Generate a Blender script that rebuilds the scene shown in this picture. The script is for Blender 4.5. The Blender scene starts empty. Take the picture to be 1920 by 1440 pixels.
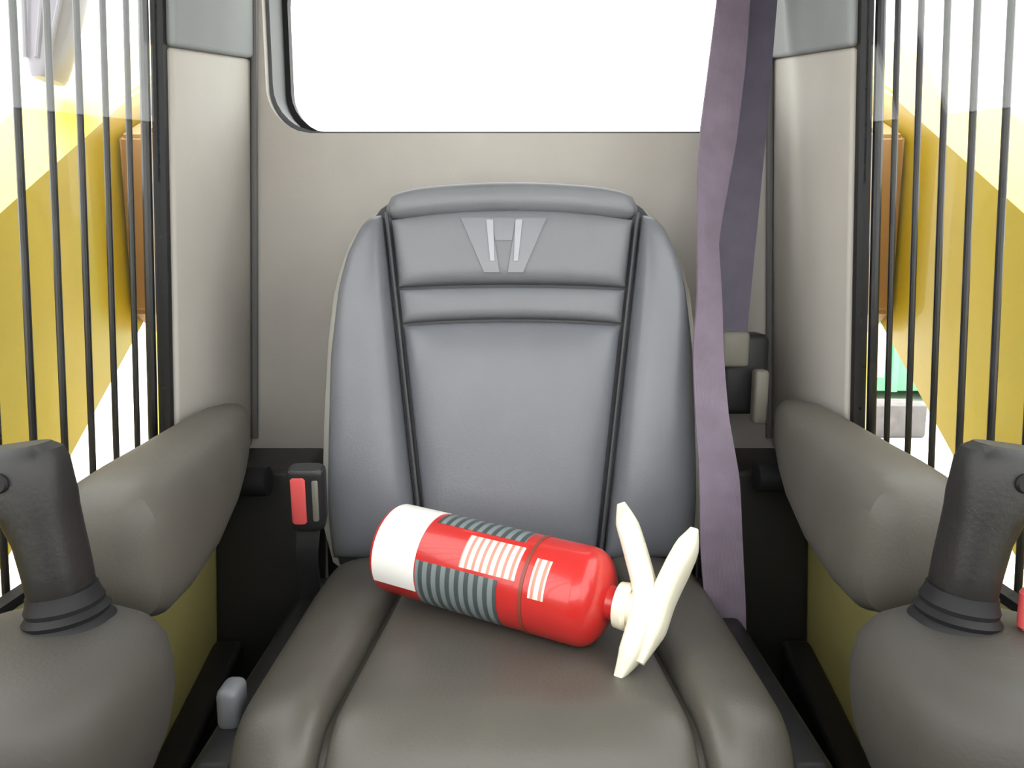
import bpy, bmesh, math, random
from mathutils import Vector, Matrix
random.seed(7)
PI = math.pi
SC = bpy.context.scene
COL = SC.collection

# ------------------------------------------------------------------ camera, world, exposure
F_PX, PITCH, CAM_Z = 1443.0, math.radians(9.0), 0.91
cam_data = bpy.data.cameras.new('camera')
cam_data.sensor_width = 36.0
cam_data.lens = 36.0 * F_PX / 1920.0
cam_data.clip_start = 0.02
cam_data.clip_end = 500
cam = bpy.data.objects.new('camera', cam_data)
COL.objects.link(cam)
cam.location = (0, 0, CAM_Z)
cam.rotation_euler = (PI / 2 - PITCH, 0, 0)
SC.camera = cam

w = bpy.data.worlds.new('overcast_sky')
SC.world = w
w.use_nodes = True
bg = w.node_tree.nodes['Background']
bg.inputs[0].default_value = (1.0, 0.985, 0.96, 1)
bg.inputs[1].default_value = 1.0

sun = bpy.data.lights.new('sun', 'SUN')           # hazy high sun: lights the roof, the arms' tops and the ground
sun.energy = 2.0
sun.angle = math.radians(20)
sun.color = (1.0, 0.97, 0.92)
sun_o = bpy.data.objects.new('sun', sun)
COL.objects.link(sun_o)
sun_o.rotation_euler = (math.radians(-14), 0, 0)

SC.view_settings.view_transform = 'Standard'
SC.view_settings.look = 'None'
SC.view_settings.gamma = 1
SC.view_settings.use_curve_mapping = False
SC.view_settings.exposure = 2.2


# ------------------------------------------------------------------ helpers
def at(px, py, zc):
    """point of the cab that the photograph shows at px,py, zc metres along the view axis"""
    x = (px - 960) / F_PX * zc
    yc = (720 - py) / F_PX * zc
    return Vector((x, zc * math.cos(PITCH) + yc * math.sin(PITCH),
                   CAM_Z - zc * math.sin(PITCH) + yc * math.cos(PITCH)))


def mat(name, color, rough=0.5, metal=0.0, var=0.0, vscale=12.0, bump=0.0, bscale=300.0, spec=0.5, color2=None, coat=0.0):
    m = bpy.data.materials.new(name)
    m.use_nodes = True
    nt = m.node_tree
    b = nt.nodes['Principled BSDF']
    b.inputs['Base Color'].default_value = (*color, 1)
    b.inputs['Roughness'].default_value = rough
    b.inputs['Metallic'].default_value = metal
    b.inputs['Specular IOR Level'].default_value = spec
    b.inputs['Coat Weight'].default_value = coat
    tc = nt.nodes.new('ShaderNodeTexCoord')
    if var > 0 or color2:
        n = nt.nodes.new('ShaderNodeTexNoise')
        n.inputs['Scale'].default_value = vscale
        n.inputs['Detail'].default_value = 5
        nt.links.new(tc.outputs['Object'], n.inputs['Vector'])
        r = nt.nodes.new('ShaderNodeValToRGB')
        r.color_ramp.elements[0].position = 0.3
        r.color_ramp.elements[1].position = 0.72
        c2 = color2 if color2 else tuple(c * (1 + var) for c in color)
        c1 = color if color2 else tuple(c * (1 - var) for c in color)
        r.color_ramp.elements[0].color = (*c1, 1)
        r.color_ramp.elements[1].color = (*c2, 1)
        nt.links.new(n.outputs['Fac'], r.inputs['Fac'])
        nt.links.new(r.outputs['Color'], b.inputs['Base Color'])
    if bump > 0:
        n2 = nt.nodes.new('ShaderNodeTexNoise')
        n2.inputs['Scale'].default_value = bscale
        n2.inputs['Detail'].default_value = 3
        nt.links.new(tc.outputs['Object'], n2.inputs['Vector'])
        bp = nt.nodes.new('ShaderNodeBump')
        bp.inputs['Strength'].default_value = bump
        bp.inputs['Distance'].default_value = 0.001
        nt.links.new(n2.outputs['Fac'], bp.inputs['Height'])
        nt.links.new(bp.outputs['Normal'], b.inputs['Normal'])
    return m


def weave_mat(name, color, rough=0.6):
    m = mat(name, color, rough, var=0.12, vscale=30)
    nt = m.node_tree
    b = nt.nodes['Principled BSDF']
    tc = nt.nodes.new('ShaderNodeTexCoord')
    wv = nt.nodes.new('ShaderNodeTexWave')
    wv.inputs['Scale'].default_value = 260
    wv.inputs['Distortion'].default_value = 0.3
    nt.links.new(tc.outputs['Object'], wv.inputs['Vector'])
    bp = nt.nodes.new('ShaderNodeBump')
    bp.inputs['Strength'].default_value = 0.35
    bp.inputs['Distance'].default_value = 0.0006
    nt.links.new(wv.outputs['Fac'], bp.inputs['Height'])
    nt.links.new(bp.outputs['Normal'], b.inputs['Normal'])
    return m


def glass_mat(name, tint=(1, 1, 1), gloss=0.06):
    m = bpy.data.materials.new(name)
    m.use_nodes = True
    nt = m.node_tree
    nt.nodes.clear()
    out = nt.nodes.new('ShaderNodeOutputMaterial')
    mix = nt.nodes.new('ShaderNodeMixShader')
    tr = nt.nodes.new('ShaderNodeBsdfTransparent')
    tr.inputs[0].default_value = (*tint, 1)
    gl = nt.nodes.new('ShaderNodeBsdfGlossy')
    gl.inputs['Roughness'].default_value = 0.03
    mix.inputs[0].default_value = gloss
    nt.links.new(tr.outputs[0], mix.inputs[1])
    nt.links.new(gl.outputs[0], mix.inputs[2])
    nt.links.new(mix.outputs[0], out.inputs[0])
    return m


def link(name, bm, material, parent=None, smooth=True, sharp=35, matrix=None):
    bmesh.ops.recalc_face_normals(bm, faces=bm.faces)
    me = bpy.data.meshes.new(name)
    bm.to_mesh(me)
    bm.free()
    me.materials.append(material)
    if smooth:
        for p in me.polygons:
            p.use_smooth = True
        me.set_sharp_from_angle(angle=math.radians(sharp))
    o = bpy.data.objects.new(name, me)
    COL.objects.link(o)
    if parent:
        o.parent = parent
    if matrix is not None:
        o.matrix_local = matrix
    return o


def thing(name, label, cat, loc=(0, 0, 0), group=None):
    o = bpy.data.objects.new(name, None)
    o.empty_display_size = 0.05
    COL.objects.link(o)
    o.location = loc
    o['label'] = label
    o['category'] = cat
    if group:
        o['group'] = group
    return o


def struct(o):
    o['kind'] = 'structure'
    return o


def box(bm, lo, hi, bev=0.0, seg=2, m=None):
    lo, hi = Vector(lo), Vector(hi)
    r = bmesh.ops.create_cube(bm, size=1.0)
    vs = r['verts']
    for v in vs:
        v.co = Vector((lo[i] + (v.co[i] + 0.5) * (hi[i] - lo[i]) for i in range(3)))
    if bev > 0:
        es = list({e for v in vs for e in v.link_edges})
        rr = bmesh.ops.bevel(bm, geom=es, offset=bev, segments=seg, profile=0.5, affect='EDGES')
        vs = list({v for f in rr['faces'] for v in f.verts} | {v for v in vs if v.is_valid})
    if m is not None:
        for v in vs:
            v.co = m @ v.co
    return vs


def bx(lo, hi, bev=0.0, seg=2, m=None):
    bm = bmesh.new()
    box(bm, lo, hi, bev, seg, m)
    return bm


def loft(bm, rings, cap=True):
    """rings: lists of Vectors, same count"""
    vs = [[bm.verts.new(p) for p in r] for r in rings]
    n = len(vs[0])
    for a, b in zip(vs, vs[1:]):
        for i in range(n):
            bm.faces.new((a[i], a[(i + 1) % n], b[(i + 1) % n], b[i]))
    if cap:
        bm.faces.new(vs[0][::-1])
        bm.faces.new(vs[-1])
    return vs


def sring(c, u, v, ru, rv, e=2.0, n=32):
    c, u, v = Vector(c), Vector(u), Vector(v)
    out = []
    for i in range(n):
        t = 2 * PI * i / n
        ct, st = math.cos(t), math.sin(t)
        a = math.copysign(abs(ct) ** (2 / e), ct) * ru
        b = math.copysign(abs(st) ** (2 / e), st) * rv
        out.append(c + u * a + v * b)
    return out


def lathe_x(bm, prof, n=48):
    """profile of (x, r) about the X axis"""
    return loft(bm, [[Vector((x, r * math.cos(2 * PI * i / n), r * math.sin(2 * PI * i / n))) for i in range(n)] for x, r in prof])


def tube(bm, pts, r, n=12, closed=False):
    pts = [Vector(p) for p in pts]
    rings = []
    prev = None
    for i, p in enumerate(pts):
        d = (pts[min(i + 1, len(pts) - 1)] - pts[max(i - 1, 0)]).normalized()
        ref = prev if prev is not None else (Vector((0, 0, 1)) if abs(d.z) < 0.9 else Vector((1, 0, 0)))
        u = (ref - d * ref.dot(d)).normalized()
        v = d.cross(u)
        prev = u
        rr = r[i] if isinstance(r, (list, tuple)) else r
        rings.append(sring(p, u, v, rr, rr, 2, n))
    loft(bm, rings)


def catmull(pts, k=8):
    pts = [Vector(p) for p in pts]
    P = [pts[0] * 2 - pts[1]] + pts + [pts[-1] * 2 - pts[-2]]
    out = []
    for i in range(1, len(P) - 2):
        p0, p1, p2, p3 = P[i - 1:i + 3]
        for j in range(k):
            t = j / k
            out.append(0.5 * ((2 * p1) + (p2 - p0) * t + (2 * p0 - 5 * p1 + 4 * p2 - p3) * t * t + (3 * p1 - p0 - 3 * p2 + p3) * t ** 3))
    out.append(pts[-1])
    return out


def pillow(bm, f, d, nu=28, nv=28, p=5.0, back=0.012, q=1.0):
    """upholstered panel; f(u,v) -> (point, normal) on the base surface, u,v in -1..1"""
    top, bot = [], []
    for j in range(nv + 1):
        v = -1 + 2 * j / nv
        v = math.sin(v * PI / 2) * 0.6 + v * 0.4
        rt, rb = [], []
        for i in range(nu + 1):
            u = -1 + 2 * i / nu
            u = math.sin(u * PI / 2) * 0.6 + u * 0.4
            c, n = f(u, v)
            h = d * (max(0, (1 - abs(u) ** p)) * max(0, (1 - abs(v) ** p))) ** (0.5 * q)
            rt.append(bm.verts.new(c + n * h))
            rb.append(bm.verts.new(c - n * back))
        top.append(rt)
        bot.append(rb)
    for j in range(nv):
        for i in range(nu):
            bm.faces.new((top[j][i], top[j][i + 1], top[j + 1][i + 1], top[j + 1][i]))
            bm.faces.new((bot[j][i], bot[j + 1][i], bot[j + 1][i + 1], bot[j][i + 1]))
    for i in range(nu):
        bm.faces.new((top[0][i], bot[0][i], bot[0][i + 1], top[0][i + 1]))
        bm.faces.new((top[nv][i], top[nv][i + 1], bot[nv][i + 1], bot[nv][i]))
    for j in range(nv):
        bm.faces.new((top[j][0], top[j + 1][0], bot[j + 1][0], bot[j][0]))
        bm.faces.new((top[j][nu], bot[j][nu], bot[j + 1][nu], top[j + 1][nu]))


def in_rr(a, b, ha, hb, r):
    qa, qb = abs(a) - (ha - r), abs(b) - (hb - r)
    return (math.hypot(max(qa, 0), max(qb, 0)) + min(max(qa, qb), 0) - r) < 0


def rr_outline(c, half, r, N=160):
    """rounded rectangle outline as angle-sorted points"""
    ca, cb = c
    ha, hb = half
    angs = sorted([2 * PI * i / N for i in range(N)] + [math.atan2(s * hb, t * ha) % (2 * PI) for s in (-1, 1) for t in (-1, 1)])
    out = []
    for t in angs:
        lo, hi = 0.0, math.hypot(ha, hb)
        ct, st = math.cos(t), math.sin(t)
        for _ in range(40):
            m = (lo + hi) / 2
            if in_rr(ct * m, st * m, ha, hb, r):
                lo = m
            else:
                hi = m
        out.append((ca + ct * lo, cb + st * lo))
    return out


def plate_with_hole(bm, rect, hc, hh, hr, place, thick, rounded_outer=None):
    """plate in an (a,b) plane with a rounded opening; place(a,b,t) -> world point"""
    (a0, a1), (b0, b1) = rect
    ca, cb = hc
    angs = sorted(set([2 * PI * i / 200 for i in range(200)] +
                      [math.atan2(b - cb, a - ca) % (2 * PI) for a in (a0, a1) for b in (b0, b1)]))
    inner, outer = [], []
    for t in angs:
        ct, st = math.cos(t), math.sin(t)
        lo, hi = 0.0, math.hypot(*hh)
        for _ in range(40):
            m = (lo + hi) / 2
            if in_rr(ct * m, st * m, hh[0], hh[1], hr):
                lo = m
            else:
                hi = m
        inner.append((ca + ct * lo, cb + st * lo))
        ks = []
        if ct > 1e-9: ks.append((a1 - ca) / ct)
        if ct < -1e-9: ks.append((a0 - ca) / ct)
        if st > 1e-9: ks.append((b1 - cb) / st)
        if st < -1e-9: ks.append((b0 - cb) / st)
        k = min(ks)
        outer.append((ca + ct * k, cb + st * k))
    V = {}
    for nm, pts in (('i', inner), ('o', outer)):
        for t in (0, 1):
            V[nm, t] = [bm.verts.new(place(a, b, t * thick)) for a, b in pts]
    n = len(angs)
    for i in range(n):
        j = (i + 1) % n
        bm.faces.new((V['i', 0][i], V['i', 0][j], V['o', 0][j], V['o', 0][i]))
        bm.faces.new((V['i', 1][i], V['o', 1][i], V['o', 1][j], V['i', 1][j]))
        bm.faces.new((V['i', 0][i], V['i', 1][i], V['i', 1][j], V['i', 0][j]))
        bm.faces.new((V['o', 0][i], V['o', 0][j], V['o', 1][j], V['o', 1][i]))


def ring_frame(bm, c, half, r, w_, place, t0, t1):
    """window seal: band of width w_ inside the rounded outline"""
    o = rr_outline(c, half, r)
    i_ = [(c[0] + (a - c[0]) * (half[0] - w_) / half[0], c[1] + (b - c[1]) * (half[1] - w_) / half[1]) for a, b in o]
    A = [bm.verts.new(place(a, b, t0)) for a, b in o]
    B = [bm.verts.new(place(a, b, t0)) for a, b in i_]
    C_ = [bm.verts.new(place(a, b, t1)) for a, b in i_]
    D = [bm.verts.new(place(a, b, t1)) for a, b in o]
    n = len(o)
    for k in range(n):
        j = (k + 1) % n
        for X, Y in ((A, B), (B, C_), (C_, D), (D, A)):
            bm.faces.new((X[k], X[j], Y[j], Y[k]))


def ribbon(bm, pts, wid, wdir, thick=0.0016, k=10):
    """webbing strap: pts, per-point width, per-point width direction"""
    n = len(pts)
    P = catmull(pts, k)
    def interp(arr, idx):
        t = idx / k
        i = min(int(t), n - 2)
        return arr[i] * (1 - (t - i)) + arr[i + 1] * (t - i)
    wdir = [Vector(d).normalized() for d in wdir]
    rings = []
    for i, p in enumerate(P):
        d = (P[min(i + 1, len(P) - 1)] - P[max(i - 1, 0)]).normalized()
        u = interp(wdir, i)
        u = (u - d * u.dot(d)).normalized()
        nn = d.cross(u)
        hw = interp(wid, i) / 2
        rings.append([p - u * hw - nn * thick, p + u * hw - nn * thick, p + u * hw + nn * thick, p - u * hw + nn * thick])
    loft(bm, rings)


# ------------------------------------------------------------------ materials
M = {}
M['trim'] = mat('grey_trim', (0.45, 0.425, 0.395), 0.6, var=0.06, vscale=6, bump=0.25, bscale=220)
M['headliner'] = mat('headliner', (0.25, 0.265, 0.28), 0.75, var=0.05, bump=0.3, bscale=400)
M['bead'] = mat('dark_grey_bead', (0.11, 0.108, 0.11), 0.6)
M['black'] = mat('black_plastic', (0.018, 0.018, 0.02), 0.45, var=0.15, bump=0.2, bscale=250)
M['rubber'] = mat('black_rubber', (0.010, 0.010, 0.012), 0.6, bump=0.1, spec=0.3)
M['reveal'] = mat('window_reveal', (0.075, 0.08, 0.09), 0.55, bump=0.15)
M['bar'] = mat('black_steel', (0.006, 0.006, 0.008), 0.32, spec=0.35)
M['yellow'] = mat('yellow_paint', (0.53, 0.388, 0.013), 0.42, var=0.08, vscale=4, bump=0.06, bscale=60, coat=0.15)
M['yellow_in'] = mat('faded_yellow_paint', (0.40, 0.36, 0.135), 0.55, var=0.07, vscale=5, bump=0.08, bscale=90)  # machine yellow dulled to olive, shade put into the colour
M['orange'] = mat('ochre_paint', (0.26, 0.125, 0.022), 0.5, var=0.1, vscale=5)  # arm yellow darkened: the linkage plate's shade is put into its colour
M['pale_yellow'] = mat('sun_bleached_yellow', (0.85, 0.72, 0.28), 0.5, var=0.05)  # unused; yellow with overexposure put into the colour
M['vinyl_back'] = mat('blue_grey_vinyl', (0.15, 0.157, 0.18), 0.36, var=0.05, vscale=9, bump=0.25, bscale=350)  # blue-grey of the backrest, lightened to carry veiling glare
M['vinyl_head'] = mat('grey_vinyl', (0.165, 0.172, 0.19), 0.45, var=0.05, vscale=9, bump=0.25, bscale=350)  # backrest top lightened further, veiling glare put into the colour
M['vinyl_seat'] = mat('warm_grey_vinyl', (0.086, 0.08, 0.069), 0.42, var=0.08, vscale=9, bump=0.3, bscale=350)
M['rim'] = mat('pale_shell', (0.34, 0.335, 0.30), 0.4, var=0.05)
M['groove'] = mat('dark_piping', (0.05, 0.052, 0.06), 0.5)
M['badge'] = mat('badge_grey', (0.21, 0.22, 0.245), 0.4)
M['badge_light'] = mat('badge_light', (0.36, 0.375, 0.41), 0.35)
M['arm_pad'] = mat('soft_grey_plastic', (0.09, 0.083, 0.072), 0.55, var=0.06, bump=0.3, bscale=300)
M['console'] = mat('console_plastic', (0.054, 0.05, 0.045), 0.6, var=0.06, bump=0.25, bscale=260)
M['grip'] = mat('dark_grip', (0.009, 0.0085, 0.0085), 0.5, var=0.1, bump=0.3, bscale=240)
M['belt'] = weave_mat('purple_grey_webbing', (0.165, 0.13, 0.18))
M['belt2'] = weave_mat('slate_webbing', (0.088, 0.078, 0.115))  # same webbing darkened, shade of the rear strand put into the colour
M['red'] = mat('red_paint', (0.52, 0.022, 0.02), 0.3, var=0.06, coat=0.3)
M['dark_red'] = mat('dark_red_print', (0.22, 0.05, 0.03), 0.4)
M['red_button'] = mat('red_plastic', (0.68, 0.10, 0.10), 0.4, var=0.04)
M['cream'] = mat('cream_plastic', (0.80, 0.77, 0.63), 0.4, var=0.03)
M['white_label'] = mat('white_label', (0.88, 0.87, 0.84), 0.35, var=0.02)
M['metal'] = mat('dull_metal', (0.42, 0.41, 0.38), 0.4, metal=0.7, var=0.1)
M['beige_plate'] = mat('beige_plate', (0.19, 0.178, 0.15), 0.5, var=0.06)
M['ground'] = mat('pale_concrete', (0.60, 0.585, 0.55), 0.9, var=0.12, vscale=1.5, bump=0.3, bscale=20)
M['floor'] = mat('rubber_mat', (0.02, 0.02, 0.02), 0.7, var=0.2, bump=0.4, bscale=120)
M['lamp_grey'] = mat('violet_grey_housing', (0.11, 0.10, 0.13), 0.4, var=0.08)
M['green'] = mat('green_paint', (0.16, 0.50, 0.25), 0.5, var=0.08)
M['white_panel'] = mat('white_panel', (0.85, 0.88, 0.86), 0.5, var=0.03)
M['grey_block'] = mat('grey_concrete', (0.12, 0.11, 0.11), 0.9, var=0.2, bump=0.3, bscale=40)
M['glass'] = glass_mat('window_glass', (0.97, 0.985, 0.98), 0.04)


def stripe_mat(name, base, line, scale, lo=0.42, rough=0.4, axis='X'):
    """printed rows too small to read: thin bars across a label"""
    m = mat(name, base, rough)
    nt = m.node_tree
    b = nt.nodes['Principled BSDF']
    tc = nt.nodes.new('ShaderNodeTexCoord')
    wv = nt.nodes.new('ShaderNodeTexWave')
    wv.bands_direction = axis
    wv.inputs['Scale'].default_value = scale
    wv.inputs['Distortion'].default_value = 0.0
    nt.links.new(tc.outputs['Object'], wv.inputs['Vector'])
    r = nt.nodes.new('ShaderNodeValToRGB')
    r.color_ramp.elements[0].position = lo
    r.color_ramp.elements[0].color = (*line, 1)
    r.color_ramp.elements[1].position = lo + 0.12
    r.color_ramp.elements[1].color = (*base, 1)
    nt.links.new(wv.outputs['Fac'], r.inputs['Fac'])
    nt.links.new(r.outputs['Color'], b.inputs['Base Color'])
    return m


M['grey_rows'] = stripe_mat('grey_label_rows', (0.19, 0.225, 0.23), (0.06, 0.075, 0.08), 26.0)
M['pink_rows'] = stripe_mat('white_label_rows', (0.86, 0.70, 0.62), (0.80, 0.24, 0.18), 34.0, 0.3)

# ------------------------------------------------------------------ the cab shell
def xw(z):                      # inner face of the side walls: they lean in towards the roof
    return 0.475 - 0.05 * (z - 0.6)


Y_BACK = 1.35
SILL, W_TOP = 0.585, 1.44
SWC, SWH = (0.44, (SILL + W_TOP) / 2), (0.60, (W_TOP - SILL) / 2)     # side window openings
GY = -0.35                      # ground outside lies below the cab floor

struct(link('floor', bx((-0.52, -0.30, -0.03), (0.52, 1.37, 0.0), 0.004), M['floor']))
o = struct(link('ceiling', bx((-0.50, -0.28, 1.50), (0.50, 1.50, 1.545), 0.015), M['headliner']))

for s, side in ((-1, 'left'), (1, 'right')):
    bm = bmesh.new()
    plate_with_hole(bm, ((-0.25, 1.37), (0.0, 1.5)), SWC, SWH, 0.07,
                    lambda a, b, t, s=s: Vector((s * (xw(b) + t), a, b)), 0.009)
    struct(link('wall_' + side, bm, M['yellow_in']))

# unseen lower front wall, added and raised to block light; daylight enters above
struct(link('wall_front', bx((-0.50, -0.29, 0.0), (0.50, -0.26, 0.74), 0.008), M['black']))

# back wall with the deep rear window
bm = bmesh.new()
RW_C, RW_H, RW_R = (0.0, 1.285), (0.412, 0.16), 0.075
plate_with_hole(bm, ((-0.474, 0.474), (0.0, 1.5)), RW_C, RW_H, RW_R,
                lambda a, b, t: Vector((a, Y_BACK + t, b)), 0.02)
struct(link('wall_back', bm, M['trim']))

# rear window: tunnel-like reveal, seal, pane
win = struct(bpy.data.objects.new('window_1', None))
COL.objects.link(win)
win.location = (0, Y_BACK + 0.02, 1.125)
wy = Y_BACK + 0.02
pl = lambda a, b, t: Vector((a, t, b - 1.125))
bm = bmesh.new()
ring_frame(bm, RW_C, (RW_H[0] + 0.003, RW_H[1] + 0.003), RW_R + 0.003, 0.009, pl, 0.0, 0.10)
link('window_reveal', bm, M['reveal'], win)
bm = bmesh.new()
ring_frame(bm, RW_C, (RW_H[0] - 0.005, RW_H[1] - 0.005), RW_R, 0.010, pl, 0.078, 0.099)
link('window_seal', bm, M['rubber'], win)
bm = bmesh.new()
o_ = rr_outline(RW_C, (RW_H[0] - 0.006, RW_H[1] - 0.006), RW_R)
fr = [bm.verts.new(pl(a, b, 0.088)) for a, b in o_]
bk = [bm.verts.new(pl(a, b, 0.093)) for a, b in o_]
bm.faces.new(fr); bm.faces.new(bk[::-1])
for i in range(len(fr)):
    j = (i + 1) % len(fr)
    bm.faces.new((fr[i], bk[i], bk[j], fr[j]))
link('pane', bm, M['glass'], win)

# side windows: seal and pane in the wall openings
for k, s in ((2, -1), (3, 1)):
    wn = struct(bpy.data.objects.new('window_%d' % k, None))
    COL.objects.link(wn)
    wn.location = (s * 0.475, 0.615, SILL)
    pls = lambda a, b, t, s=s: Vector((s * (xw(b) + t) - s * 0.475, a - 0.615, b - SILL))
    cc, hh = SWC, SWH
    bm = bmesh.new()
    ring_frame(bm, cc, hh, 0.07, 0.010, pls, -0.004, 0.012)
    link('window_seal', bm, M['rubber'], wn)
    bm = bmesh.new()
    o_ = rr_outline(cc, (hh[0] - 0.01, hh[1] - 0.01), 0.065)
    fr = [bm.verts.new(pls(a, b, 0.003)) for a, b in o_]
    bk = [bm.verts.new(pls(a, b, 0.006)) for a, b in o_]
    bm.faces.new(fr); bm.faces.new(bk[::-1])
    for i in range(len(fr)):
        j = (i + 1) % len(fr)
        bm.faces.new((fr[i], bk[i], bk[j], fr[j]))
    link('pane', bm, M['glass'], wn)

# moulded trim on the rear pillars, dark headliner return above, black covers below
tn = 0
for s in (-1, 1):
    def sheared(lo, hi, bev, s=s):
        b_ = bx(lo, hi, bev, 3)
        for v in b_.verts:
            if 1.15 < v.co.z < 1.3:      # the joint between trim and headliner rises to the rear
                v.co.z += (v.co.y - 1.25) * 0.2
            if 0.2 < v.co.z < 0.31 and hi[2] < 0.31:   # the low ledge rises to the rear
                v.co.z -= (1.19 - v.co.y) * 0.28
            v.co.x = s * (xw(v.co.z) - v.co.x)
        return b_
    tn += 1
    struct(link('trim_%d' % tn, sheared((0.0, 1.042, 0.585), (0.010, 1.349, 1.224), 0.006), M['trim']))
    tn += 1
    struct(link('trim_%d' % tn, sheared((0.0, 1.040, 1.2245), (0.016, 1.349, 1.499), 0.007), M['headliner']))
    tn += 1
    struct(link('trim_%d' % tn, sheared((0.0, 1.19, 0.0), (0.145, 1.349, 0.582), 0.01), M['black']))
    tn += 1   # low black ledge along the side of the floor
    struct(link('trim_%d' % tn, sheared((0.0, 0.12, 0.0), (0.05, 1.188, 0.300), 0.012), M['black']))
tn += 1       # black panel across the foot of the back wall
struct(link('trim_%d' % tn, bx((-0.33, 1.30, 0.0), (0.33, 1.349, 0.56), 0.012), M['black']))
for s in (-1, 1):   # corner bead between back wall and pillars
    tn += 1
    bm = bmesh.new()
    tube(bm, [(s * (xw(z) - 0.016), 1.342, z) for z in (0.60, 0.9, 1.2, 1.49)], 0.006, 10)
    struct(link('trim_%d' % tn, bm, M['bead']))

hook = link('coat_hook', bx((-0.007, -0.006, -0.034), (0.007, 0.006, 0.034), 0.004, 2), M['rim'])
bm = bmesh.new()
tube(bm, catmull([(-0.004, 0, 0.020), (-0.022, -0.004, 0.0), (-0.026, -0.008, 0.018)], 5), 0.004, 8)
link('hook_arm', bm, M['rim'], hook)
hook.location = (xw(1.31) - 0.0225, 1.13, 1.31)
hook['label'] = 'small pale coat hook on the dark trim at the upper right'
hook['category'] = 'hook'

# ------------------------------------------------------------------ bar guards outside the side windows
for s, side in ((-1, 'left'), (1, 'right')):
    g = thing('window_guard', 'black guard of upright steel bars across the %s side window' % side, 'window guard',
              (s * 0.50, 0.615, SILL), 'bar guards of the side windows')
    ox = 0.020
    def gp(y, z, s=s):
        return Vector((s * (xw(z) + ox) - s * 0.50, y - 0.615, z - SILL))
    y = 0.985
    while y > 0.26:
        bm = bmesh.new()
        tube(bm, [gp(y, SILL - 0.02), gp(y, 1.0), gp(y, W_TOP + 0.02)], 0.0037, 10)
        link('bar', bm, M['bar'], g)
        y -= 0.0545
    for z in (SILL - 0.02, W_TOP + 0.02):
        bm = bmesh.new()
        tube(bm, [gp(0.22, z), gp(0.6, z), gp(1.035, z)], 0.007, 10)
        link('rail', bm, M['bar'], g)
    for yy in (0.22, 1.030):
        bm = bmesh.new()
        tube(bm, [gp(yy, SILL - 0.02), gp(yy, 1.0), gp(yy, W_TOP + 0.02)], 0.0065, 10)
        link('end_bar', bm, M['bar'], g)

# ------------------------------------------------------------------ operator's seat
seat = thing('operator_seat', 'grey vinyl high-back operator seat with bolsters, carrying the fire extinguisher', 'seat', (0, 0.86, 0.0))
SO = Vector((0, 0.86, 0.0))
LEAN = math.radians(11)
HV = Vector((0, math.sin(LEAN), math.cos(LEAN)))
NV = Vector((0, -math.cos(LEAN), math.sin(LEAN)))
B0 = Vector((0, 1.055, 0.475)) - SO


def lerp_tab(tab, h):
    if h <= tab[0][0]:
        return tab[0][1]
    for (a, x), (b, y) in zip(tab, tab[1:]):
        if h <= b:
            t = (h - a) / (b - a)
            return x + (y - x) * t
    return tab[-1][1]


def xi(h):                      # half width of the centre panel
    return 0.128 + (0.184 - 0.128) * (h - 0.03) / 0.49


def xo(h):                      # half width of the whole back
    return lerp_tab([(0, 0.262), (0.1, 0.266), (0.3, 0.261), (0.40, 0.250), (0.45, 0.238), (0.49, 0.222), (0.52, 0.204), (0.56, 0.19)], h)


def bp_(x, h, n=0.0):
    return B0 + Vector((x, 0, 0)) + HV * h + NV * n


# moulded shell behind the upholstery
rings = []
for h, k, d in ((-0.02, 0.90, 0.018), (0.0, 0.97, 0.028), (0.06, 1, 0.034), (0.15, 1, 0.036), (0.25, 1, 0.036), (0.33, 1, 0.036), (0.40, 1, 0.035),
                (0.44, 1, 0.034), (0.475, 1, 0.033), (0.505, 1, 0.031), (0.53, 0.97, 0.028), (0.548, 0.88, 0.02), (0.555, 0.74, 0.008)):
    rings.append(sring(bp_(0, h, -0.040), (1, 0, 0), NV, (xo(h) + 0.004) * k, d, 3.2, 48))
bm = bmesh.new()
loft(bm, rings)
link('back_shell', bm, M['groove'], seat)


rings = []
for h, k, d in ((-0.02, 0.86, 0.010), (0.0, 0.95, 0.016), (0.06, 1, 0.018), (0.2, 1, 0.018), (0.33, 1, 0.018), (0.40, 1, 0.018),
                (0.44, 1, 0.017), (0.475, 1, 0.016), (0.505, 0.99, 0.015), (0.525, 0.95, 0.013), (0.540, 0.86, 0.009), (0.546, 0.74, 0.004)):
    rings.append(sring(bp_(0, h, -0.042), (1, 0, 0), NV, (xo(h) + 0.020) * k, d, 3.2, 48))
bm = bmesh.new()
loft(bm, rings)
rim = link('shell_rim', bm, M['rim'], seat)  # wider pale layer showing past the bolster edges
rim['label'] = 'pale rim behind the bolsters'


def panel(h0, h1, top_arc=0.0, bot_arc=0.0, inset=0.006):
    def f(u, v):
        a0 = h0 + bot_arc * (1 - u * u)
        a1 = h1 + top_arc * (1 - u * u)
        h = a0 + (a1 - a0) * (v + 1) / 2
        return bp_(u * (xi(min(h, 0.53)) - inset), h), NV
    return f


bm = bmesh.new(); pillow(bm, panel(0.012, 0.350, 0.006), 0.030, 36, 36, 6); link('back_panel', bm, M['vinyl_back'], seat)
bm = bmesh.new(); pillow(bm, panel(0.354, 0.402, 0.004, 0.006), 0.017, 36, 12, 4); link('back_panel', bm, M['vinyl_head'], seat)
HP = panel(0.407, 0.505, 0.014, 0.004)
bm = bmesh.new(); pillow(bm, HP, 0.022, 36, 24, 5); link('head_panel', bm, M['vinyl_head'], seat)
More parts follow.
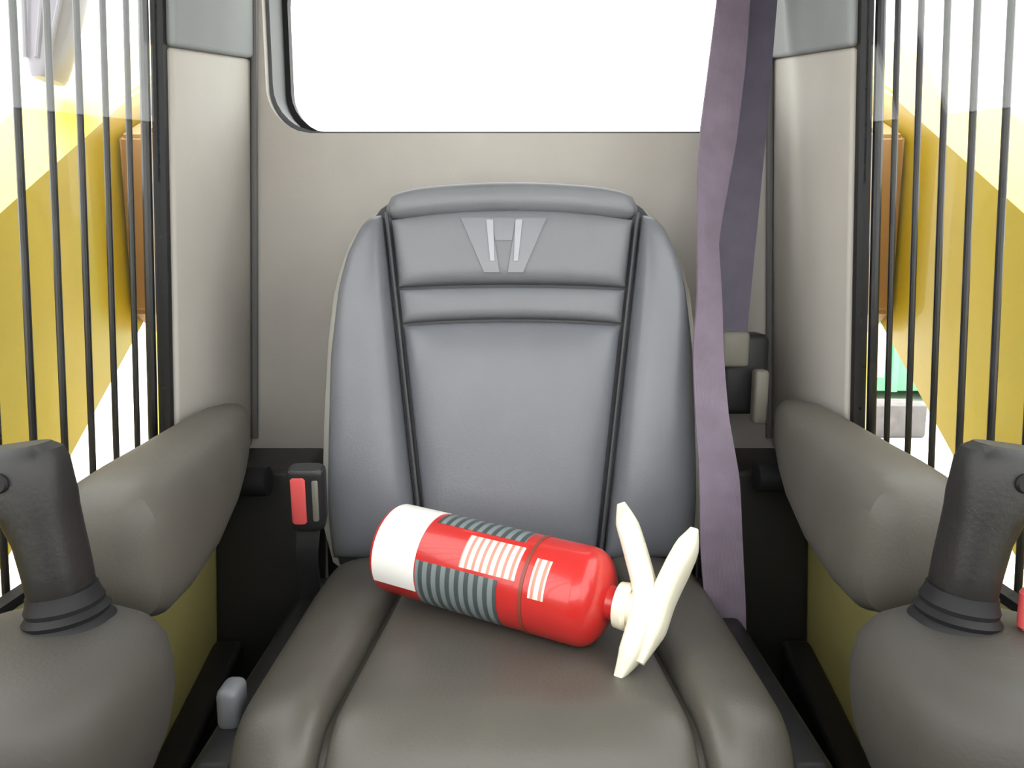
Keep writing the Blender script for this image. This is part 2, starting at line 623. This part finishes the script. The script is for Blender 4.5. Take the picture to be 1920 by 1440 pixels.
# rolled top edge of the backrest
bm = bmesh.new()
rings = []
NR = 40
for i in range(NR + 1):
    u = -1 + 2 * i / NR
    uu = max(0.0, 1 - abs(u) ** 10)
    c = bp_(u * 0.186, 0.528 + 0.014 * (1 - u * u) - 0.004, -0.016)
    rings.append(sring(c, HV, NV, 0.004 + 0.020 * uu ** 0.5, 0.004 + 0.032 * uu ** 0.5, 2.6, 24))
loft(bm, rings)
link('top_roll', bm, M['vinyl_head'], seat)

for s in (-1, 1):
    def fb(u, v, s=s):
        h = 0.012 + (0.512 - 0.012) * (v + 1) / 2
        a, b = xi(h) + 0.007, xo(h) - 0.002
        t = (u + 1) / 2
        x = a + (b - a) * t
        return bp_(s * x, h, -0.012 * t * t), (NV + Vector((s * 0.25 * t, 0, 0))).normalized()
    bm = bmesh.new(); pillow(bm, fb, 0.045, 20, 44, 4, 0.02); link('back_bolster', bm, M['vinyl_back'], seat)
    # piping in the groove between centre and bolster
    bm = bmesh.new()
    tube(bm, [bp_(s * (xi(h) + 0.0005), h, 0.004) for h in [0.015 + 0.5 * k / 20 for k in range(21)]], 0.0032, 8)
    link('piping', bm, M['groove'], seat)

# embossed V badge on the head panel
def head_surface(x, h, lift):
    v = (h - 0.409) / (0.517 - 0.409) * 2 - 1
    u = x / (xi(h) - 0.006)
    d = 0.022 * (max(0, 1 - abs(u) ** 5) * max(0, 1 - abs(v) ** 5)) ** 0.5
    return bp_(x, h, d + lift)


def patch(bm, quad, lift, n=8, th=0.004):
    """thin raised piece following the head panel; quad of (x,h)"""
    (a, b, c, d) = [Vector((q[0], q[1])) for q in quad]
    T, Bt = [], []
    for j in range(n + 1):
        r1, r2 = [], []
        for i in range(n + 1):
            p = (a.lerp(b, i / n)).lerp(d.lerp(c, i / n), j / n)
            r1.append(bm.verts.new(head_surface(p.x, p.y, lift)))
            r2.append(bm.verts.new(head_surface(p.x, p.y, lift - th)))
        T.append(r1); Bt.append(r2)
    for j in range(n):
        for i in range(n):
            bm.faces.new((T[j][i], T[j][i + 1], T[j + 1][i + 1], T[j + 1][i]))
            bm.faces.new((Bt[j][i], Bt[j + 1][i], Bt[j + 1][i + 1], Bt[j][i + 1]))
    for k in range(n):
        bm.faces.new((T[0][k], Bt[0][k], Bt[0][k + 1], T[0][k + 1]))
        bm.faces.new((T[n][k], T[n][k + 1], Bt[n][k + 1], Bt[n][k]))
        bm.faces.new((T[k][0], T[k + 1][0], Bt[k + 1][0], Bt[k][0]))
        bm.faces.new((T[k][n], Bt[k][n], Bt[k + 1][n], T[k + 1][n]))


BX = -0.012
bm = bmesh.new()
patch(bm, [(BX - 0.062, 0.503), (BX - 0.018, 0.503), (BX - 0.006, 0.424), (BX - 0.028, 0.424)], 0.002)
patch(bm, [(BX + 0.018, 0.503), (BX + 0.062, 0.503), (BX + 0.028, 0.424), (BX + 0.006, 0.424)], 0.002)
patch(bm, [(BX - 0.0175, 0.503), (BX + 0.0175, 0.503), (BX + 0.012, 0.470), (BX - 0.012, 0.470)], 0.0014)
emb = link('badge', bm, M['badge'], seat)
emb['label'] = 'embossed V-shaped badge'
for x0 in (-0.020, 0.022):
    bm = bmesh.new()
    patch(bm, [(BX + x0 - 0.005, 0.500), (BX + x0 + 0.005, 0.500), (BX + x0 * 0.8 + 0.003, 0.440), (BX + x0 * 0.8 - 0.003, 0.440)], 0.0034, 5, 0.0015)
    link('badge_stroke', bm, M['badge_light'], emb)

# cushion: body, centre insert, side bolsters, all running over the rounded front edge
CW, ZS, YR, YF, RF = 0.245, 0.482, 1.085, 0.675, 0.055


def cush(v):
    """profile along the cushion, v=-1 rear .. 1 down the front; returns (y, z, normal)"""
    L1 = YR - YF
    L2 = RF * PI / 2
    L3 = 0.06
    s = (v + 1) / 2 * (L1 + L2 + L3)
    if s < L1:
        t = s / L1
        return Vector((0, YR - s, ZS + 0.004 * t)), Vector((0, 0, 1))
    if s < L1 + L2:
        a = (s - L1) / RF
        return Vector((0, YF - RF * math.sin(a), ZS + 0.004 - RF + RF * math.cos(a))), Vector((0, -math.sin(a), math.cos(a)))
    return Vector((0, YF - RF, ZS + 0.004 - RF - (s - L1 - L2))), Vector((0, -1, 0))


bm = bmesh.new()
box(bm, Vector((-CW + 0.004, YF - RF + 0.012, 0.375)) - SO, Vector((CW - 0.004, YR, ZS - 0.004)) - SO, 0.045, 6)
link('cushion_body', bm, M['vinyl_seat'], seat)


def ci(v):                      # half width of the insert: flares towards the front
    return 0.135 + 0.045 * (v + 1) / 2


bm = bmesh.new()
pillow(bm, lambda u, v: ((lambda c: (c[0] - SO + Vector((u * (ci(v) - 0.004), 0, 0)), c[1]))(cush(v * 0.97))), 0.016, 36, 60, 7)
link('cushion_insert', bm, M['vinyl_seat'], seat)
for s in (-1, 1):
    def fc(u, v, s=s):
        c, n = cush(v * 0.975)
        t = (u + 1) / 2
        a, b = ci(v) + 0.004, CW + 0.008 - 0.02 * max(0, v - 0.6) ** 2
        x = a + (b - a) * t
        return c - SO + Vector((s * x, 0, 0)) - n * (0.016 * t * t), (n + Vector((s * 0.5 * t, 0, 0))).normalized()
    bm = bmesh.new()
    pillow(bm, fc, 0.026, 20, 60, 4, 0.02)
    link('cushion_bolster', bm, M['vinyl_seat'], seat)
    # black side cover under the cushion edge
    bm = bmesh.new()
    box(bm, Vector((min(s * 0.252, s * 0.300), 0.64, 0.16)) - SO, Vector((max(s * 0.252, s * 0.300), 1.08, 0.452)) - SO, 0.012, 3)
    link('side_cover', bm, M['black'], seat)
bm = bmesh.new()
box(bm, Vector((-0.22, 0.68, 0.0)) - SO, Vector((0.22, 1.08, 0.16)) - SO, 0.012)
link('pedestal', bm, M['black'], seat)
bm = bmesh.new()
box(bm, Vector((-0.235, 0.665, 0.16)) - SO, Vector((0.235, 1.10, 0.372)) - SO, 0.02)
link('suspension_cover', bm, M['rubber'], seat)
# grey adjuster knob on the left side cover
bm = bmesh.new()
box(bm, Vector((-0.294, 0.700, 0.448)) - SO, Vector((-0.271, 0.735, 0.492)) - SO, 0.008, 3)
k_ = link('adjuster_knob', bm, M['vinyl_head'], seat)
k_['label'] = 'grey adjuster knob at the left edge'

# ------------------------------------------------------------------ seat belt buckle (left) and seat belt (right)
buc = thing('belt_buckle', 'black seat belt buckle with red release button left of the seat back', 'buckle', at(572, 985, 1.0))
BO = buc.location.copy()
bu = Vector((0.06, -0.25, 0.96)).normalized()
bsx = Vector((1, 0.05, 0)).normalized()
bsn = bu.cross(bsx)
bm = bmesh.new()
c0 = at(577, 930, 0.99) - BO
loft(bm, [sring(c0 + bu * t, bsx, bsn, rx * 0.024, rx * 0.013, 4, 24) for t, rx in ((-0.048, 0.7), (-0.044, 0.9), (-0.03, 1), (0.034, 1), (0.040, 0.95), (0.043, 0.8))])
body = link('buckle_body', bm, M['black'], buc)
bm = bmesh.new()
loft(bm, [sring(c0 + bu * t - bsx * 0.009 - bsn * 0.0118, bsx, bsn, rx * 0.0095, rx * 0.003, 4, 16) for t, rx in ((-0.034, 0.7), (-0.031, 1), (0.031, 1), (0.034, 0.7))])
rb = link('release_button', bm, M['red_button'], body)
# make sure the button sits on the face towards the front of the cab
bm = bmesh.new()
loft(bm, [sring(c0 + bu * t + bsx * 0.012 - bsn * 0.0122, bsx, bsn, rx * 0.004, rx * 0.002, 4, 12) for t, rx in ((-0.03, 0.7), (-0.028, 1), (0.028, 1), (0.03, 0.7))])
link('buckle_rib', bm, M['metal'], body)
bm = bmesh.new()
e0, e1 = c0 - bu * 0.042, Vector((-0.285, 1.02, 0.43)) - BO
ribbon(bm, [e0, e0.lerp(e1, 0.3) + Vector((0, -0.01, 0)), e0.lerp(e1, 0.7), e1], [0.03, 0.028, 0.028, 0.03], [bsx, bsx, bsx, bsx], 0.003)
link('stalk', bm, M['black'], buc)

belt = thing('seat_belt', 'purple-grey seat belt hanging in two strands beside the right of the seat', 'seat belt', at(1385, 700, 1.22))
SB = belt.location.copy()


def strand(rows):
    P, W, D = [], [], []
    for x0, x1, y, z0, z1 in rows:
        a, b = at(x0, y, z0), at(x1, y, z1)
        P.append((a + b) / 2 - SB); W.append((b - a).length); D.append(b - a)
    return P, W, D


bm = bmesh.new()
ribbon(bm, *strand([(1352, 1412, -80, 1.16, 1.17), (1345, 1405, 0, 1.15, 1.16), (1330, 1396, 120, 1.135, 1.15), (1314, 1380, 250, 1.12, 1.145),
                    (1308, 1362, 350, 1.105, 1.135), (1310, 1346, 450, 1.095, 1.125), (1308, 1352, 560, 1.075, 1.10), (1300, 1356, 660, 1.06, 1.075),
                    (1304, 1366, 780, 1.045, 1.05), (1311, 1386, 900, 1.025, 1.03), (1313, 1392, 1020, 1.01, 1.015), (1322, 1398, 1150, 1.005, 1.005), (1330, 1400, 1330, 1.01, 1.01)]))
link('shoulder_strap', bm, M['belt'], belt)
bm = bmesh.new()
ribbon(bm, *strand([(1402, 1462, -80, 1.20, 1.20), (1398, 1457, 0, 1.20, 1.20), (1388, 1446, 130, 1.20, 1.20), (1372, 1434, 270, 1.20, 1.20),
                    (1352, 1420, 420, 1.20, 1.20), (1345, 1410, 520, 1.20, 1.20), (1342, 1402, 610, 1.20, 1.20), (1342, 1402, 660, 1.20, 1.20)]))
link('retractor_strap', bm, M['belt2'], belt)
bm = bmesh.new()
c = at(1392, 690, 1.235) - SB
box(bm, c + Vector((-0.036, -0.012, -0.075)), c + Vector((0.040, 0.05, 0.055)), 0.012, 3)
ret = link('retractor', bm, M['black'], belt)
bm = bmesh.new()
c = at(1378, 655, 1.20) - SB
box(bm, c + Vector((-0.022, -0.006, -0.028)), c + Vector((0.022, 0.010, 0.028)), 0.006, 3)
link('retractor_cover', bm, M['beige_plate'], ret)
bm = bmesh.new()
c = at(1428, 742, 1.19) - SB
box(bm, c + Vector((-0.012, -0.006, -0.045)), c + Vector((0.010, 0.02, 0.04)), 0.006, 3)
link('anchor_plate', bm, M['beige_plate'], belt)
bm = bmesh.new()
c = at(1405, -75, 1.19) - SB
box(bm, c + Vector((-0.055, -0.03, -0.004)), c + Vector((0.05, 0.03, 0.010)), 0.004, 2)
link('guide_loop', bm, M['black'], belt)

# ------------------------------------------------------------------ armrests and control consoles, left and right
for s, side in ((-1, 'left'), (1, 'right')):
    dz = 0.0 if s < 0 else 0.006
    a = thing('armrest', 'broad grey padded armrest on the %s, in front of the barred window' % side, 'armrest',
              (s * 0.40, 0.86, 0.56 + dz), 'padded armrests')
    AO = Vector((0, 0.86, 0.56)); AO.x = s * 0.40
    rings = []
    for y, zt, zb, xa, xb, e, k in ((0.706, 0.672, 0.578, 0.443, 0.362, 3, 0.55), (0.712, 0.684, 0.562, 0.450, 0.352, 3, 0.8), (0.725, 0.692, 0.551, 0.454, 0.345, 3.4, 0.95),
                                 (0.75, 0.697, 0.546, 0.455, 0.342, 3.6, 1), (0.80, 0.700, 0.549, 0.455, 0.341, 3.8, 1), (0.88, 0.702, 0.564, 0.455, 0.343, 3.8, 1),
                                 (0.96, 0.704, 0.590, 0.455, 0.350, 3.8, 1), (1.02, 0.706, 0.605, 0.454, 0.362, 3.6, 1), (1.08, 0.706, 0.615, 0.452, 0.378, 3.4, 1),
                                 (1.13, 0.704, 0.622, 0.448, 0.392, 3, 0.95), (1.16, 0.700, 0.63, 0.444, 0.40, 3, 0.8), (1.172, 0.69, 0.64, 0.44, 0.41, 2.6, 0.5)):
        cz, cx = (zt + zb) / 2, (xa + xb) / 2
        rings.append(sring(Vector((s * cx, y, cz)) - Vector((s * 0.40, 0.86, 0.56)), (1, 0, 0), (0, 0, 1), (xa - xb) / 2 * k, (zt - zb) / 2 * k, e, 36))
    bm = bmesh.new(); loft(bm, rings)
    link('pad', bm, M['arm_pad'], a)
    bm = bmesh.new()
    box(bm, Vector((min(s * 0.44, s * 0.474), 0.80, 0.52)) - AO, Vector((max(s * 0.44, s * 0.474), 1.14, 0.60)) - AO, 0.008)
    link('support', bm, M['black'], a)
    bm = bmesh.new()
    tube(bm, [Vector((s * 0.36, 1.10, 0.59)) - Vector((s * 0.40, 0.86, 0.56)), Vector((s * 0.452, 1.10, 0.59)) - Vector((s * 0.40, 0.86, 0.56))], 0.022, 20)
    link('hinge', bm, M['rubber'], a)

    c = thing('control_console', 'rounded dark console with an upright joystick ahead of the %s armrest' % side, 'control console',
              (s * 0.382, 0.565, 0.488), 'joystick consoles')
    CO = Vector((s * 0.355, 0.565, 0.52))   # offsets below are taken from here
    bm = bmesh.new()
    rings = []
    for z, rx, ry, e in ((0.490, 0.050, 0.060, 2.6), (0.495, 0.064, 0.075, 2.6), (0.52, 0.080, 0.090, 2.6), (0.548, 0.091, 0.100, 2.6), (0.575, 0.096, 0.105, 2.6), (0.600, 0.097, 0.105, 2.6),
                         (0.620, 0.094, 0.101, 2.6), (0.634, 0.086, 0.092, 2.6), (0.643, 0.073, 0.080, 2.6), (0.648, 0.055, 0.062, 2.4)):
        rings.append(sring(Vector((s * 0.355, 0.565, z)) - CO, (1, 0, 0), (0, 1, 0), rx, ry, e, 48))
    loft(bm, rings)
    link('housing', bm, M['console'], c)
    bm = bmesh.new()
    box(bm, Vector((min(s * 0.38, s * 0.446), 0.52, 0.45)) - CO, Vector((max(s * 0.38, s * 0.453), 0.62, 0.56)) - CO, 0.012, 3)
    link('bracket', bm, M['black'], c)
    # rubber boot with folds, then the grip leaning outwards
    jb = Vector((s * 0.343, 0.605, 0.640)) - CO
    ax = Vector((s * 0.13, 0.02, 1)).normalized()
    u_ = Vector((1, 0, -s * 0.13)).normalized()
    v_ = ax.cross(u_)
    bm = bmesh.new()
    loft(bm, [sring(jb + ax * t, u_, v_, r, r, 2.2, 32) for t, r in ((-0.006, 0.036), (0.004, 0.035), (0.009, 0.031), (0.013, 0.033), (0.018, 0.029), (0.022, 0.030), (0.028, 0.0275), (0.034, 0.0265))])
    link('boot', bm, M['rubber'], c)
    bm = bmesh.new()
    loft(bm, [sring(jb + ax * t + Vector((s * off, 0, 0)), u_, v_, rx, ry, 2.5, 32) for t, rx, ry, off in
              ((0.024, 0.022, 0.023, 0), (0.032, 0.0235, 0.026, 0), (0.055, 0.0238, 0.027, 0), (0.080, 0.0245, 0.027, 0.001), (0.100, 0.0275, 0.028, 0.004), (0.112, 0.034, 0.029, 0.009),
               (0.126, 0.040, 0.029, 0.015), (0.140, 0.043, 0.028, 0.018), (0.150, 0.040, 0.025, 0.018), (0.156, 0.030, 0.018, 0.016))])
    grip = link('grip', bm, M['grip'], c)
    bm = bmesh.new()
    p = jb + ax * 0.133 + Vector((s * 0.012, -0.026, 0))
    loft(bm, [sring(p + Vector((0, dy, 0)), (1, 0, 0), (0, 0, 1), r, r, 2, 20) for dy, r in ((0.004, 0.008), (-0.004, 0.008), (-0.006, 0.0065))])
    link('thumb_button', bm, M['rubber'], grip)
    if s > 0:
        bm = bmesh.new()
        p = at(1934, 1140, 0.62) - Vector((0.382, 0.565, 0.488))
        loft(bm, [sring(p + Vector((0, 0, dz_)), (1, 0, 0), (0, 1, 0), r, r, 2, 20) for dz_, r in ((-0.035, 0.006), (-0.018, 0.006), (-0.016, 0.009), (0.012, 0.0095), (0.017, 0.006))])
        kb = link('lever_knob', bm, M['red_button'], c)
        kb['label'] = 'red knob on the outer edge'

# ------------------------------------------------------------------ fire extinguisher lying on the seat
R_ = 0.0535
A_ = Vector((-0.142, 0.904, 0.010)); B_ = Vector((0.105, 0.770, 0.0))
XA = (B_ - A_).normalized()
N_ = Vector((-XA.y, XA.x, 0)).normalized()
UPX = XA.cross(N_) if XA.cross(N_).z > 0 else N_.cross(XA)
TILT = math.radians(42)
H_ = (UPX * math.cos(TILT) + N_ * math.sin(TILT)).normalized()
YA = H_.cross(XA)
ext = thing('fire_extinguisher', 'red fire extinguisher with cream levers lying on its side on the grey seat', 'fire extinguisher')
Z_EXT = 0.500 + R_
mw = Matrix((XA, YA, H_)).transposed().to_4x4()
mw.translation = Vector((A_.x, A_.y, Z_EXT + A_.z))
ext.matrix_world = mw
toc = (cam.location - Vector((0, 0.84, Z_EXT)))
tc_l = mw.to_3x3().inverted() @ toc
TH0 = math.atan2(tc_l.z, tc_l.y)           # angle about the axis that faces the front of the cab
UPL = mw.to_3x3().inverted() @ Vector((0, 0, 1))
SGN = 1 if math.sin(math.atan2(UPL.z, UPL.y) - TH0) > 0 else -1   # + = upwards

bm = bmesh.new()
lathe_x(bm, [(0.006, 0.030), (0.006, 0.047), (0.0, 0.0485), (0.0, 0.052), (0.004, R_), (0.274, R_), (0.283, 0.0523), (0.291, 0.0485), (0.2965, 0.043),
             (0.3015, 0.035), (0.3045, 0.026), (0.306, 0.0185), (0.315, 0.0165), (0.318, 0.0165)], 64)
link('cylinder_body', bm, M['red'], ext)


def wrap(bm, x0, x1, t0, t1, r=R_ + 0.0006, slant=0.0, n=24):
    """printed sheet around the cylinder, degrees above/below the face seen from the front"""
    T, Bt = [], []
    for j in range(n + 1):
        th = TH0 + SGN * math.radians(t0 + (t1 - t0) * j / n)
        k = slant * (j / n)
        row = []
        for x in (x0 + k, x1 + k):
            row.append((bm.verts.new((x, r * math.cos(th), r * math.sin(th))), bm.verts.new((x, (r - 0.0009) * math.cos(th), (r - 0.0009) * math.sin(th)))))
        T.append(row)
    for a, b in zip(T, T[1:]):
        bm.faces.new((a[0][0], a[1][0], b[1][0], b[0][0]))
        bm.faces.new((a[0][1], b[0][1], b[1][1], a[1][1]))
        bm.faces.new((a[0][0], b[0][0], b[0][1], a[0][1]))
        bm.faces.new((a[1][0], a[1][1], b[1][1], b[1][0]))
    bm.faces.new((T[0][0][0], T[0][0][1], T[0][1][1], T[0][1][0]))
    bm.faces.new((T[-1][0][0], T[-1][1][0], T[-1][1][1], T[-1][0][1]))


def label_part(name, lab, m, *a, **k):
    bm = bmesh.new(); wrap(bm, *a, **k)
    o = link(name, bm, m, ext)
    o['label'] = lab
    return o


label_part('label', 'wide white label at the foot', M['white_label'], 0.004, 0.064, -52, 100)
label_part('label', 'dark grey printed panel with fine rows', M['grey_rows'], 0.066, 0.184, -80, -8)
label_part('label', 'grey printed strip along the top', M['grey_rows'], 0.072, 0.200, 46, 80)
label_part('label', 'pale text box on the red front', M['pink_rows'], 0.128, 0.206, -4, 38)
label_part('label', 'small pale text box near the neck', M['pink_rows'], 0.226, 0.246, -18, 28)
bm = bmesh.new(); lathe_x(bm, [(0.2135, R_ - 0.0008), (0.2135, R_ + 0.0008), (0.2180, R_ + 0.0008), (0.2180, R_ - 0.0008)], 64)
link('band', bm, M['dark_red'], ext)
# valve block and collar
bm = bmesh.new()
lathe_x(bm, [(0.316, 0.016), (0.316, 0.024), (0.326, 0.025), (0.330, 0.022), (0.330, 0.012)], 32)
link('collar', bm, M['cream'], ext)
bm = bmesh.new()
lathe_x(bm, [(0.328, 0.012), (0.328, 0.019), (0.350, 0.019), (0.354, 0.016), (0.362, 0.015), (0.366, 0.011)], 28)
box(bm, (0.334, -0.013, -0.016), (0.362, 0.013, 0.022), 0.004, 2)
valve = link('valve', bm, M['cream'], ext)


def lever(name, pts, wid, th, lab):
    """bent tapering strip lever, pts in the XZ plane of the extinguisher"""
    P = catmull([Vector((x, 0, z)) for x, z in pts], 6)
    n = len(P)
    rings = []
    for i, p in enumerate(P):
        d = (P[min(i + 1, n - 1)] - P[max(i - 1, 0)]).normalized()
        nn = Vector((0, 1, 0)).cross(d)
        t = i / (n - 1) * (len(wid) - 1)
        k = min(int(t), len(wid) - 2)
        hw = (wid[k] * (1 - (t - k)) + wid[k + 1] * (t - k)) / 2
        rings.append(sring(p, (0, 1, 0), nn, hw, th * (0.25 + 0.75 * min(1, hw / (0.4 * max(wid)))), 4, 16))
    bm = bmesh.new(); loft(bm, rings)
    o = link(name, bm, M['cream'], ext)
    o['label'] = lab
    return o


lever('carry_handle', [(0.286, 0.112), (0.301, 0.088), (0.324, 0.050), (0.342, 0.016), (0.345, -0.012), (0.342, -0.046), (0.336, -0.073)],
      [0.008, 0.036, 0.046, 0.046, 0.040, 0.030, 0.005], 0.0125, 'cream lever crossing the valve')
lever('squeeze_lever', [(0.373, 0.100), (0.371, 0.080), (0.366, 0.052), (0.360, 0.018), (0.358, -0.014), (0.353, -0.052)],
      [0.007, 0.030, 0.042, 0.040, 0.036, 0.008], 0.0115, 'cream lever beyond the valve')

for o in ext.children_recursive:          # stocky body: shorten the barrel, keep the valve as it is
    for v in o.data.vertices:
        x = v.co.x
        v.co.x = x if x < 0.06 else (0.06 + (x - 0.06) * 0.892 if x < 0.30 and o.name.split('.')[0] not in ('carry_handle', 'squeeze_lever') else x - 0.026)

# ------------------------------------------------------------------ outside: ground, loader arms, lamp, container, bollard
bm = bmesh.new()
r = bmesh.ops.create_grid(bm, x_segments=8, y_segments=8, size=60)
struct(link('ground', bm, M['ground'], matrix=Matrix.Translation((0, 0, GY)), smooth=False))

for s, side in ((-1, 'left'), (1, 'right')):
    la = thing('loader_arm', 'thick yellow loader arm sloping down outside the %s window' % side, 'loader arm', (s * 0.70, 1.45, GY), 'yellow loader arms')
    LO = Vector((s * 0.70, 1.45, GY))
    # main beam, drawn as a side profile and given the beam's width
    prof = [(-0.15, 0.36), (0.30, 0.585), (0.947, 0.965), (1.30, 1.170), (1.62, 1.345), (1.72, 1.33), (1.74, 1.10), (1.60, 1.01), (1.318, 0.826), (1.05, 0.640), (0.40, 0.255), (-0.12, 0.03)]
    bm = bmesh.new()
    f0 = [bm.verts.new(Vector((s * 0.620, y, z)) - LO) for y, z in prof]
    f1 = [bm.verts.new(Vector((s * 0.775, y, z)) - LO) for y, z in prof]
    bm.faces.new(f0); bm.faces.new(f1[::-1])
    for i in range(len(prof)):
        j = (i + 1) % len(prof)
        bm.faces.new((f0[i], f1[i], f1[j], f0[j]))
    bmesh.ops.bevel(bm, geom=list(bm.edges), offset=0.012, segments=2, affect='EDGES')
    link('beam', bm, M['yellow'], la)
    # upright plate of the rear linkage, close to the cab
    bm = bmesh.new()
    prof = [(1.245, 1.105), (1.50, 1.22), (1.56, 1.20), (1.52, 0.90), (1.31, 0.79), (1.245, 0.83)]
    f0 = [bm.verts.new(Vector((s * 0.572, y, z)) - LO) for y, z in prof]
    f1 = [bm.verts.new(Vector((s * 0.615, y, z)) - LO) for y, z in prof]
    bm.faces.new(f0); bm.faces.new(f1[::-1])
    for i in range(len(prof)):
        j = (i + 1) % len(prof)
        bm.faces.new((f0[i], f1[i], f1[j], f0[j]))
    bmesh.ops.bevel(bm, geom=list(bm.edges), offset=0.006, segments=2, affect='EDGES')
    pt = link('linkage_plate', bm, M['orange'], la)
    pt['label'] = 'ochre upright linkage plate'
    bm = bmesh.new()
    tube(bm, [Vector((s * 0.565, 1.40, 1.06)) - LO, Vector((s * 0.64, 1.40, 1.06)) - LO], 0.035, 24)
    link('pivot_pin', bm, M['metal'], la)
    # rear post that carries the arm down to the ground frame
    bm = bmesh.new()
    box(bm, Vector((min(s * 0.63, s * 0.765), 1.60, GY)) - LO, Vector((max(s * 0.63, s * 0.765), 1.78, 1.32)) - LO, 0.012)
    link('rear_post', bm, M['yellow'], la)

equipment = thing('work_lamp', 'violet-grey ribbed lamp housing hanging outside the left window, high up', 'lamp', at(108, 60, 1.22))
LP = equipment.location.copy()  # grey ribbed housing hung on a bracket, purpose unknown
bm = bmesh.new()
top, bot = at(112, -70, 1.22), at(92, 152, 1.22)
axl = (top - bot)
for k in range(1):
    rings = []
    for t, rx in ((0.0, 0.012), (0.03, 0.018), (0.12, 0.024), (0.4, 0.034), (0.7, 0.042), (1.0, 0.046)):
        rings.append(sring(bot + axl * t - LP, (1, 0, 0), (0, 1, 0), rx, 0.035, 3, 24))
    loft(bm, rings)
lh = link('lamp_housing', bm, M['lamp_grey'], equipment)
for q in (-0.5, 0.0, 0.5):
    bm = bmesh.new()
    tube(bm, [bot + axl * 0.15 + Vector((q * 0.035, -0.036, 0)) - LP, bot + axl * 0.6 + Vector((q * 0.055, -0.037, 0)) - LP, bot + axl * 0.98 + Vector((q * 0.065, -0.037, 0)) - LP], 0.004, 8)
    link('rib', bm, M['lamp_grey'], lh)
bm = bmesh.new()
tube(bm, catmull([top - LP, top + Vector((0.02, 0, 0.05)) - LP, Vector((-0.62, 1.18, 1.53)) - LP, Vector((-0.47, 1.18, 1.53)) - LP], 5), 0.012, 12)
link('lamp_bracket', bm, M['black'], equipment)

# green container with a white side panel, beyond the right arm
gc = thing('metal_container', 'green metal container with a white side panel beyond the right loader arm', 'container', (3.55, 6.9, GY))
GC = Vector((3.55, 6.9, GY))
zb, zt = GY + 0.10, 1.35
bm = bmesh.new(); box(bm, Vector((2.85, 6.9, zb)) - GC, Vector((4.25, 8.4, zt)) - GC, 0.02); link('container_body', bm, M['green'], gc)
bm = bmesh.new(); box(bm, Vector((2.93, 6.865, -0.12)) - GC, Vector((3.36, 6.898, 0.36)) - GC, 0.01)
pn = link('side_panel', bm, M['white_panel'], gc); pn['label'] = 'white side panel'
for x in (2.86, 3.42, 4.18):
    bm = bmesh.new(); box(bm, Vector((x, 6.85, zb)) - GC, Vector((x + 0.06, 6.898, zt)) - GC, 0.008); link('rib', bm, M['green'], gc)
for x in (2.95, 4.05):
    bm = bmesh.new(); box(bm, Vector((x, 7.0, GY)) - GC, Vector((x + 0.1, 8.3, zb + 0.01)) - GC, 0.008); link('skid', bm, M['grey_block'], gc)

bo = thing('bollard', 'short white rounded bollard on the ground right of the green container', 'bollard', (2.37, 4.18, GY))
bm = bmesh.new()
loft(bm, [sring((0, 0, z), (1, 0, 0), (0, 1, 0), r, r, 2, 24) for z, r in ((0, 0.055), (0.02, 0.055), (0.02, 0.047), (0.25, 0.047), (0.285, 0.04), (0.305, 0.022), (0.31, 0.006))])
link('post', bm, M['white_panel'], bo)

blk = link('concrete_block', bx((-0.28, -0.15, 0), (0.28, 0.15, 0.24), 0.02, 2), M['grey_block'], matrix=Matrix.Translation((2.72, 5.6, GY)))
blk['label'] = 'grey concrete block on the ground in front of the green container'
blk['category'] = 'block'
